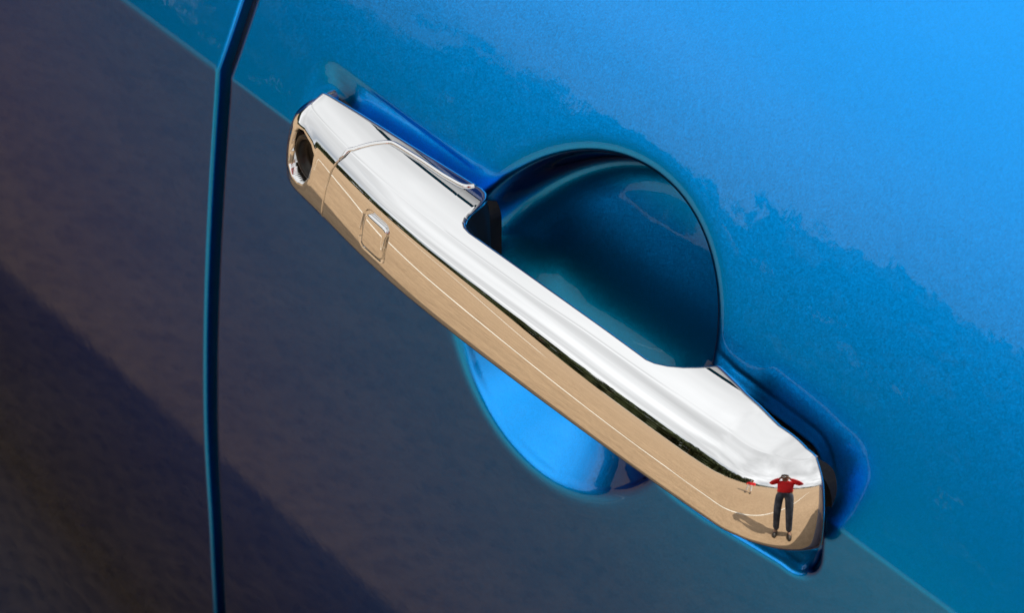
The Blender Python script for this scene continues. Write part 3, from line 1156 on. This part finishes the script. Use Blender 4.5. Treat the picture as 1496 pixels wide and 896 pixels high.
def person(name, loc, rz, label, top, bottom, photographing, cap):
    """local frame: +y forward, x to the person's right, z up"""
    root = bpy.data.objects.new(name, None)
    COL.objects.link(root)
    root.location = loc
    root.rotation_euler = (0, 0, rz)
    tag(root, label, 'person')
    nd = {'pel': ((0, 0, .92), (.135, .095)), 'sp': ((0, .015, 1.08), (.135, .095)), 'ch': ((0, .02, 1.27), (.16, .11)),
          'nk': ((0, .045, 1.42), .058), 'hd0': ((0, .075, 1.50), .075), 'hd': ((0, .095, 1.58), (.078, .095)), 'hd1': ((0, .09, 1.66), (.06, .075))}
    ed = [('pel', 'sp'), ('sp', 'ch'), ('ch', 'nk'), ('nk', 'hd0'), ('hd0', 'hd'), ('hd', 'hd1')]
    for s, sd in ((-1, 'l'), (1, 'r')):
        if photographing:
            arm = [((s * .175, .02, 1.365), .062), ((s * .30, .09, 1.17), .047), ((s * .19, .18, 1.36), .037), ((s * .095, .215, 1.485), .027), ((s * .075, .235, 1.53), (.024, .036))]
            fdir = np.array([-s * .35, .75, .1])
        else:
            arm = [((s * .18, .0, 1.365), .06), ((s * .24, -.02, 1.10), .045), ((s * .25, .05, .87), .034), ((s * .25, .07, .82), .026), ((s * .25, .085, .76), (.02, .036))]
            fdir = np.array([0, .25, -1.0])
        names = [sd + n for n in ('sh', 'el', 'fa', 'wr', 'pa')]
        for n_, a in zip(names, arm):
            nd[n_] = a
        ed += [('ch', names[0])] + list(zip(names[:-1], names[1:]))
        fdir /= np.linalg.norm(fdir)
        pa = np.array(arm[-1][0])
        for q in range(4):
            side = np.array([0, 0, 1.0]) if photographing else np.array([0, 1.0, 0])
            b = pa + side * (q - 1.5) * .021 + fdir * .035
            ln = (.034, .042, .040, .030)[3 - q]
            curl = np.array([-s * 1.0, .15, 0]) if photographing else np.array([-s * .5, .2, -.8])
            curl /= np.linalg.norm(curl)
            nd[f'{sd}f{q}a'] = (tuple(b), .0095)
            nd[f'{sd}f{q}b'] = (tuple(b + fdir * ln * .7), .009)
            nd[f'{sd}f{q}c'] = (tuple(b + fdir * ln * .7 + curl * ln), .0075)
            ed += [(sd + 'pa', f'{sd}f{q}a'), (f'{sd}f{q}a', f'{sd}f{q}b'), (f'{sd}f{q}b', f'{sd}f{q}c')]
        tb = pa + np.array([-s * .022, .0, -.02 if photographing else .015])
        nd[sd + 't1'] = (tuple(tb), .012)
        nd[sd + 't2'] = (tuple(tb + np.array([-s * .03, .03, -.012])), .0095)
        ed += [(sd + 'pa', sd + 't1'), (sd + 't1', sd + 't2')]
        for n_, a in (('hp', ((s * .09, 0, .82), .07)), ('kn', ((s * .115, .02, .48), .058)), ('cf', ((s * .125, -.01, .34), .055)), ('an', ((s * .135, 0, .09), .038)), ('to', ((s * .155, .13, .035), .03))):
            nd[sd + n_] = a
        ed += [('pel', sd + 'hp'), (sd + 'hp', sd + 'kn'), (sd + 'kn', sd + 'cf'), (sd + 'cf', sd + 'an'), (sd + 'an', sd + 'to')]
    skin_mesh('body', nd, ed, 'pel', SKIN, root)
    # shirt
    keep = {k: (nd[k][0], tuple(x + .032 for x in (nd[k][1] if isinstance(nd[k][1], tuple) else (nd[k][1],) * 2))) for k in ('pel', 'sp', 'ch', 'lsh', 'rsh', 'lel', 'rel', 'lfa', 'rfa')}
    keep['hem'] = ((0, 0, .78), (.20, .145))
    for sd in 'lr':
        keep[sd + 'wr'] = (nd[sd + 'wr'][0], .045)
    keep['nk'] = ((0, .035, 1.395), .07)
    skin_mesh('shirt', keep, [('hem', 'pel'), ('pel', 'sp'), ('sp', 'ch'), ('ch', 'nk'), ('ch', 'lsh'), ('ch', 'rsh'), ('lsh', 'lel'), ('rsh', 'rel'), ('lel', 'lfa'), ('rel', 'rfa'), ('lfa', 'lwr'), ('rfa', 'rwr')], 'sp', top, root)
    # trousers
    keep = {'pel': ((0, 0, .90), (.155, .11)), 'cr': ((0, 0, .84), (.14, .11))}
    e2 = [('pel', 'cr')]
    for s, sd in ((-1, 'l'), (1, 'r')):
        keep[sd + 'hp'] = ((s * .095, 0, .78), (.095, .10))
        keep[sd + 'kn'] = ((s * .115, .02, .48), .078)
        keep[sd + 'cf'] = ((s * .125, 0, .28), .072)
        keep[sd + 'an'] = ((s * .135, -.005, .075), .068)
        e2 += [('cr', sd + 'hp'), (sd + 'hp', sd + 'kn'), (sd + 'kn', sd + 'cf'), (sd + 'cf', sd + 'an')]
    skin_mesh('trousers', keep, e2, 'pel', bottom, root)
    for s in (-1, 1):
        sh = ellipsoid('shoe', (s * .145, .06, .0), (.05, .145, .085), SHOE, root, zmin=0.0)
    # head details
    hc = Vector((0, .09, 1.595))
    ellipsoid('hair', hc + Vector((0, -.018, .02)), (.088, .103, .108), HAIR, root, zmin=-0.25)
    for s in (-1, 1):
        ellipsoid('ear', hc + Vector((s * .083, -.005, -.02)), (.012, .022, .032), SKIN, root, seg=10)
        ellipsoid('eye', hc + Vector((s * .032, .088, -.005)), (.013, .008, .008), HAIR, root, seg=10)
    ellipsoid('nose', hc + Vector((0, .10, -.03)), (.014, .02, .024), SKIN, root, seg=10)
    ellipsoid('mouth', hc + Vector((0, .092, -.068)), (.024, .008, .006), SKIN, root, seg=10)
    if cap:
        ellipsoid('cap', hc + Vector((0, -.01, .045)), (.098, .115, .10), cap, root, zmin=-0.05)
        ellipsoid('visor', hc + Vector((0, .12, .045)), (.078, .085, .012), cap, root)
    return root


BACK = np.array([math.sin(YAW), -math.cos(YAW), 0.0])         # from the car towards the photographer
pp = np.array([CAM[0], CAM[1], 0]) + BACK * 0.345
person('person', tuple(pp), math.atan2(-BACK[1], -BACK[0]) - math.pi / 2,
       'person in red shirt and jeans holding a camera, mirrored in the handle end', REDCLOTH, JEANS, True, BLACKCLOTH)
#P2#
person('person', (0.55, -3.45, 0), rad(20), 'distant person in red top and white trousers standing in the lot', REDCLOTH, WHITECLOTH, False, None)


# the camera in the photographer's hands, its lens just behind the viewpoint
def held_camera():
    root = bpy.data.objects.new('camera_body', None)
    COL.objects.link(root)
    root.location = Vector(CAM + VIEW * 0.02)
    root.rotation_euler = Vector(-VIEW).to_track_quat('-Z', 'Y').to_euler()
    tag(root, 'black camera with lens held up by the person in red', 'camera')
    bm = bmesh.new()
    bm_box(bm, -.065, .065, -.045, .045, .075, .12)
    bm_box(bm, -.03, .03, .046, .072, .07, .118)
    bm_box(bm, -.064, -.03, -.043, .043, .055, .074)
    bm_obj('housing', bm, CAMBLACK, root, bevel=.006, smooth=False)
    prof = [(.0, .012), (.022, .012), (.026, .002), (.031, .0), (.033, .006), (.033, .074)]
    th = np.linspace(0, 2 * np.pi, 32, endpoint=False)
    vv = np.array([[(r * math.cos(t), r * math.sin(t), z) for r, z in prof] for t in th])
    m = len(prof)
    ff = [(i * m + j, ((i + 1) % 32) * m + j, ((i + 1) % 32) * m + j + 1, i * m + j + 1) for i in range(32) for j in range(m - 1)]
    mesh_obj('lens', vv.reshape(-1, 3), ff, CAMSILVER, root)


held_camera()
